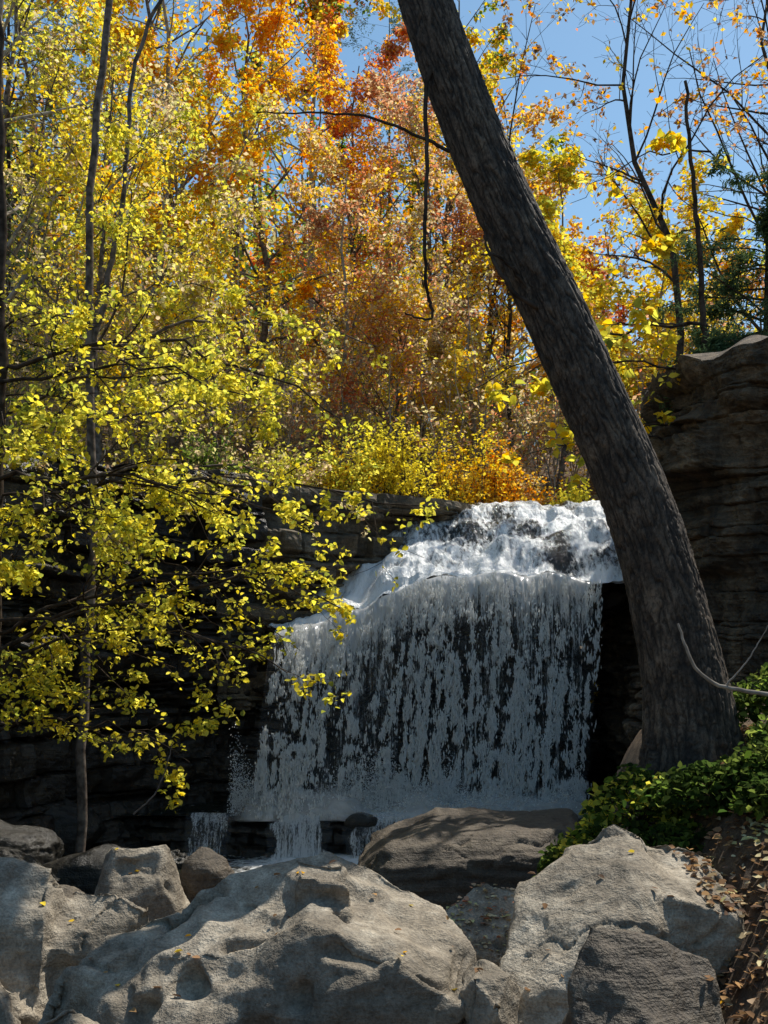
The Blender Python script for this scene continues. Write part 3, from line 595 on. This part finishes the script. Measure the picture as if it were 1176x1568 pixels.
p2,r2=grow(p1,r1,3,.2,1,.5,.8,4,.05,.15,.6,r=r); v,f=tubes(p2,np.maximum(r2,.003),3); b.add(v,f,0)
lp=pts_on(p2,60000,.06,r); c1=colr(lp,['tan','rust','gold'],r,.5); c2=colr(lp,['ygreen','yellow','tan'],r,.5)
mk=(fbm(lp*.25,2,5)+.25*np.sign(-lp[:,0]-2)*.6)[:,None]>.0; leaves(b,lp,.11,np.where(mk,c2,c1),1,r=r); b.build('undergrowth',[PALEBARK,LEAF])

# understorey trees reaching over the pool on the left
def limbs(name,trunks,L,pal,nleaf,lsize,seed,n2=9,n3=5,sag=.25,bark=TWIG,len2=.36,base=.12):
    r=np.random.default_rng(seed); b=Buf()
    for K,r0,r1 in trunks: addpoly(b,K,r0,r1,0,30,10)
    k=14; t=np.linspace(0,1,k)[None,:,None]
    S=np.array([l[0] for l in L],float)[:,None,:]; E=np.array([l[1] for l in L],float)[:,None,:]
    P=S+(E-S)*t; ln=np.linalg.norm(E-S,axis=-1,keepdims=True)
    P[:,:,2]+=(np.sin(t*math.pi)*ln*.10)[:,:,0]; W=np.cumsum(r.normal(size=P.shape)*.018*ln,axis=1); W[:,0]=0; P=P+W
    R=np.linspace(.024,.006,k)[None,:]*(ln[:,:,0]/3.5)
    v,f=tubes(P,R,6); b.add(v,f,0)
    p2,r2=grow(P,R,n2,.15,1,len2,.85,7,.0,.12,.6,flat=.45,sag=sag,r=r); v,f=tubes(p2,r2,4); b.add(v,f,0)
    p3,r3=grow(p2,np.maximum(r2,.004),n3,.1,1,.42,.8,5,0,.16,.6,flat=.5,sag=sag,r=r); v,f=tubes(p3,np.maximum(r3,.0025),3); b.add(v,f,0)
    mid=p3[:,2]; w=ss(-.3,.5,fbm(mid*1.6,2,seed+1))+base; w/=w.sum()
    sel=r.choice(len(p3),nleaf,p=w); q=r.uniform(.1,1,nleaf)*4; j=np.minimum(q.astype(int),3); ff=(q-j)[:,None]
    lp=p3[sel,j]*(1-ff)+p3[sel,j+1]*ff+r.normal(size=(nleaf,3))*.03
    leaves(b,lp,lsize,colr(lp,pal,r,2.),1,True,r=r,flat=.4,wid=.36); b.build(name,[bark,LEAF])
r=np.random.default_rng(5)
L=[]
tx,ty=-4.3,11.2
for (ex,ey,ez) in [(-.95,10.2,2.15),(-1.5,10.0,2.4),(-2.2,10.2,1.8),(-.1,10.6,3.0),(-.5,10.6,3.6),(0.,10.9,4.2),(-1.3,10.0,4.6),(-.1,11.,5.1),(-2.3,9.6,3.6),(-2.6,9.8,4.8),(-3.1,9.4,3.0),(-1.6,10.8,5.5),(-3.4,9.2,4.2),(-1.7,11.6,3.6),(-3.2,10.0,2.4),(-2.8,11.5,2.6),(-2.,11,4.0),(-.8,10.6,2.8),(-1.9,10.4,1.6),(-2.8,9.8,5.6)]:
    L.append(((tx+r.normal()*.1,ty,max(1.6,ez-.2+r.uniform(-.5,.9))),(ex,ey,ez)))
limbs('beech_tree',[([(tx-.1,ty,-.9),(tx,ty,2.5),(tx+.1,ty,5),(tx+.1,ty,8),(tx,ty,10.5)],.08,.03)],L,['ygreen','yellow','ygreen'],10800,.066,61,n2=11,n3=5,sag=.35,base=.25)
L=[]; tx,ty=-3.95,13.9
for (ex,ey,ez) in [(-1.3,13.6,5.3),(-.8,14,6.0),(-2.2,13.,4.4),(-3.0,12.8,3.8),(-.4,14.2,4.4),(-1.8,13.4,7.0),(-3.0,12.4,7.6),(-5.2,12.4,6.4),(-2.6,13,9.0),(-5.0,12.2,4.6),(0,14.2,6.8)]:
    L.append(((tx+r.normal()*.05,ty,max(2,ez-.3+r.uniform(-.5,.8))),(ex,ey,ez)))
limbs('beech_tree',[([(tx-.2,ty,-1.3),(tx-.1,ty,2),(tx,ty,4),(tx-.05,ty,8),(tx+.3,ty,12)],.07,.045),([(tx,ty,6.5),(tx+.4,ty,8.5),(tx+.6,ty,10.5),(tx+1.3,ty,12)],.04,.02)],L,['ygreen','yellow','tan'],6000,.07,62,bark=BARK,base=.2)
L=[]; tx,ty=4.3,13.6
for (ex,ey,ez) in [(1.3,12.6,4.6),(1.7,12.8,5.3),(2.2,12.6,4.5),(2.4,13,6.4),(1.2,12.8,6.0),(3.0,13.2,7.4),(2.6,13.4,8.2),(3.4,13,5.6)]:
    L.append(((tx+r.normal()*.05,ty,ez+r.uniform(.2,.9)),(ex,ey,ez)))
limbs('tulip_sapling',[([(tx,ty,5.6),(tx-.1,ty,7.5),(tx-.3,ty,10)],.05,.02)],L,['yellow','gold','ygreen'],900,.13,63,n2=5,n3=3,len2=.25)

# ---------------------------------------------------------------- shrubs, ivy, litter
def shrub(name,x,y,w,h,pal,n,ls,seed,z=None):
    r=np.random.default_rng(seed); z=float(gh(np.array([x]),np.array([y]))[0]) if z is None else z
    m=60; d=nrm(np.stack([r.normal(size=m),r.normal(size=m),np.abs(r.normal(size=m))*1.3+.3],-1))
    t=np.linspace(0,1,6)[None,:,None]; P=np.array([x,y,z-.05])+r.normal(size=(m,1,3))*np.array([w*.3,w*.25,0])+d[:,None,:]*t*np.array([w,w*.8,h])*r.uniform(.6,1,(m,1,1))
    R=np.tile(np.linspace(.008,.003,6),(m,1)); b=Buf(); v,f=tubes(P,R,4); b.add(v,f,0)
    p2,r2=grow(P,R,6,.2,1,.35,.7,4,.1,.15,.7,r=r); v,f=tubes(p2,r2,3); b.add(v,f,0)
    lp=pts_on(p2,n,.03,r); leaves(b,lp,ls,colr(lp,pal,r,1.5),1,r=r); b.build(name,[TWIG,LEAF])
for i,(x,y,w,h,p) in enumerate([(-.9,19.0,.9,1.3,['gold','ygreen']),(.1,19.5,1.,1.9,['yellow','yellow']),(.9,20.,1.1,2.3,['yellow','ygreen']),(1.6,20.6,1.1,2.3,['yellow','gold']),(2.4,21.2,1.,1.9,['gold','orange']),
    (-.2,18.2,.6,.7,['yellow','gold']),(.6,19.,.6,.7,['ygreen','green']),(1.3,19.8,.5,.7,['ygreen','yellow']),(3.0,21.8,.9,1.5,['orange','tan']),(3.8,20.9,.5,1.1,['yellow','ygreen']),(-1.9,18.,.9,1.1,['tan','ygreen']),(-2.9,17.6,.9,1.1,['tan','green']),
    (4.4,20.2,.7,1.4,['yellow','gold']),(5.2,19,.8,1.5,['yellow','ygreen']),(4.6,16.2,.6,1.2,['yellow','ygreen']),
    (4.2,14.2,.4,.5,['ygreen','tan']),(4.1,13.3,.4,.45,['green','tan']),(4.8,12.6,.45,.45,['green','brown']),(5.4,11.9,.45,.5,['ygreen','brown'])]):
    shrub('goldenrod_shrub' if 'yellow' in p else 'shrub',x,y,w,h,p,3800 if w>.45 else 1500,.075 if w>.45 else .05,500+i)
b=Buf(); r=np.random.default_rng(77)
lob=[((1.75,7.0,1.25),(.36,.35,.40)),((1.45,6.9,1.05),(.26,.3,.24)),((2.15,6.7,1.45),(.4,.3,.25)),((2.6,6.6,1.6),(.4,.35,.28)),((3.0,6.9,1.8),(.5,.4,.3)),((1.3,7.1,.85),(.22,.3,.28)),((1.95,6.6,1.1),(.38,.25,.24)),((3.1,7.6,2.0),(.5,.4,.4)),((2.45,6.2,1.5),(.3,.25,.2))]
for c,rr in lob:
    n=int(3800*rr[0]); v=nrm(r.normal(size=(n,3))); v[:,2]=np.abs(v[:,2])*1.1-.25
    p=np.array(c)+v*np.array(rr)*(1+.25*fbm(v*3,2,3)[:,None])*r.uniform(.7,1.1,(n,1)); 
    leaves(b,p,.055,colr(p,['ivy','ivy','green','ygreen'] if c[0]<1.8 else ['ivy','ivy','ivy','green'],r,3),1,True,r=r,flat=.5,wid=.4)
    k=40; q=r.integers(0,n,k); P=np.array(c)+(p[q]-np.array(c))[:,None,:]*np.linspace(-.3,1,5)[None,:,None]; vv,ff=tubes(P,np.full((k,5),.004),3); b.add(vv,ff,0)
b.build('ivy',[TWIG,LEAF])
b=Buf(); addpoly(b,[(1.98,6.9,2.6),(2.03,6.9,2.45),(2.1,6.9,2.3),(2.22,6.9,2.2),(2.4,6.9,2.15),(2.75,6.9,2.1)],.008,.018,0); addpoly(b,[(2.3,6.9,2.18),(2.45,6.9,2.35),(2.6,6.9,2.6)],.007,.003,0); b.build('fallen_branch',[PALEBARK])
b=Buf(); addpoly(b,[(-2.25,9.2,.95),(-2.05,9.2,1.15),(-1.95,9.2,1.4),(-1.9,9.2,1.6)],.009,.004,0); b.build('driftwood_stick',[BARK])
C.view_layer.update(); dg=C.evaluated_depsgraph_get(); trees=[BVHTree.FromObject(o,dg) for o in ROCKS+[GROUND]]
def drop(n,x0,x1,y0,y1,r,ztop=3.0):
    out=[]
    for _ in range(n):
        p=Vector((r.uniform(x0,x1),r.uniform(y0,y1),ztop)); best=None
        for t in trees:
            h=t.ray_cast(p,Vector((0,0,-1)))
            if h[0] is not None and (best is None or h[0].z>best[0].z): best=h
        if best and best[1].z>.45: out.append(tuple(best[0]+best[1]*.012))
    return np.array(out)
b=Buf(); r=np.random.default_rng(3)
p=drop(9000,1.7,4.5,3.4,8.0,r); leaves(b,p,.058,colr(p,['brown','brown','tan'],r,3),0,True,r=r,flat=1.2,lay=True)
p=drop(260,-2.6,2.0,4.3,8.5,r); leaves(b,p,.045,colr(p,['brown','brown','gold'],r,3),0,True,r=r,flat=2.,lay=True)
p=drop(400,.34,.9,6.1,6.9,r); leaves(b,p,.04,colr(p,['rust','tan'],r,3),0,True,r=r,flat=3.,lay=True)
n=9000; x=r.uniform(-12,9,n); y=r.uniform(16.5,32,n); k=sdist(x,y)>.2; x,y=x[k],y[k]; p=np.stack([x,y,gh(x,y)+.03],-1); leaves(b,p,.12,colr(p,['brown','tan','gold'],r,1),0,r=r,flat=2,lay=True)
b.build('fallen_leaves',[LITTER])

# ---------------------------------------------------------------- light, sky, camera
az,el=math.radians(46),math.radians(59)
s=Vector((math.sin(az)*math.cos(el),math.cos(az)*math.cos(el),math.sin(el)))
l=D.lights.new('sun','SUN'); l.energy=5; l.angle=math.radians(.5); l.color=(1,.95,.86)
so=D.objects.new('sun',l); so.rotation_euler=s.to_track_quat('Z','Y').to_euler(); so.location=s*50; C.scene.collection.objects.link(so)
w=D.worlds.new('World'); C.scene.world=w; w.use_nodes=True; nt=w.node_tree
bg=nt.nodes.get('Background'); sk=nt.nodes.new('ShaderNodeTexSky'); sk.sky_type='NISHITA'; sk.sun_disc=False; sk.sun_elevation=el; sk.sun_rotation=az
sk.altitude=200; sk.dust_density=.6; sk.ozone_density=1.4
hs=nt.nodes.new('ShaderNodeHueSaturation'); hs.inputs['Saturation'].default_value=1.1; hs.inputs['Hue'].default_value=.485
nt.links.new(sk.outputs[0],hs.inputs['Color']); nt.links.new(hs.outputs[0],bg.inputs[0]); bg.inputs[1].default_value=.15
cam=D.cameras.new('camera'); co=D.objects.new('camera',cam); C.scene.collection.objects.link(co); C.scene.camera=co
co.location=(0,0,2.4); co.rotation_euler=(math.radians(90),0,0); cam.sensor_fit='VERTICAL'; cam.sensor_height=24; cam.lens=24; cam.shift_y=.1378; cam.clip_end=2000
C.scene.view_settings.view_transform='Standard'; C.scene.view_settings.look='None'; C.scene.view_settings.exposure=0
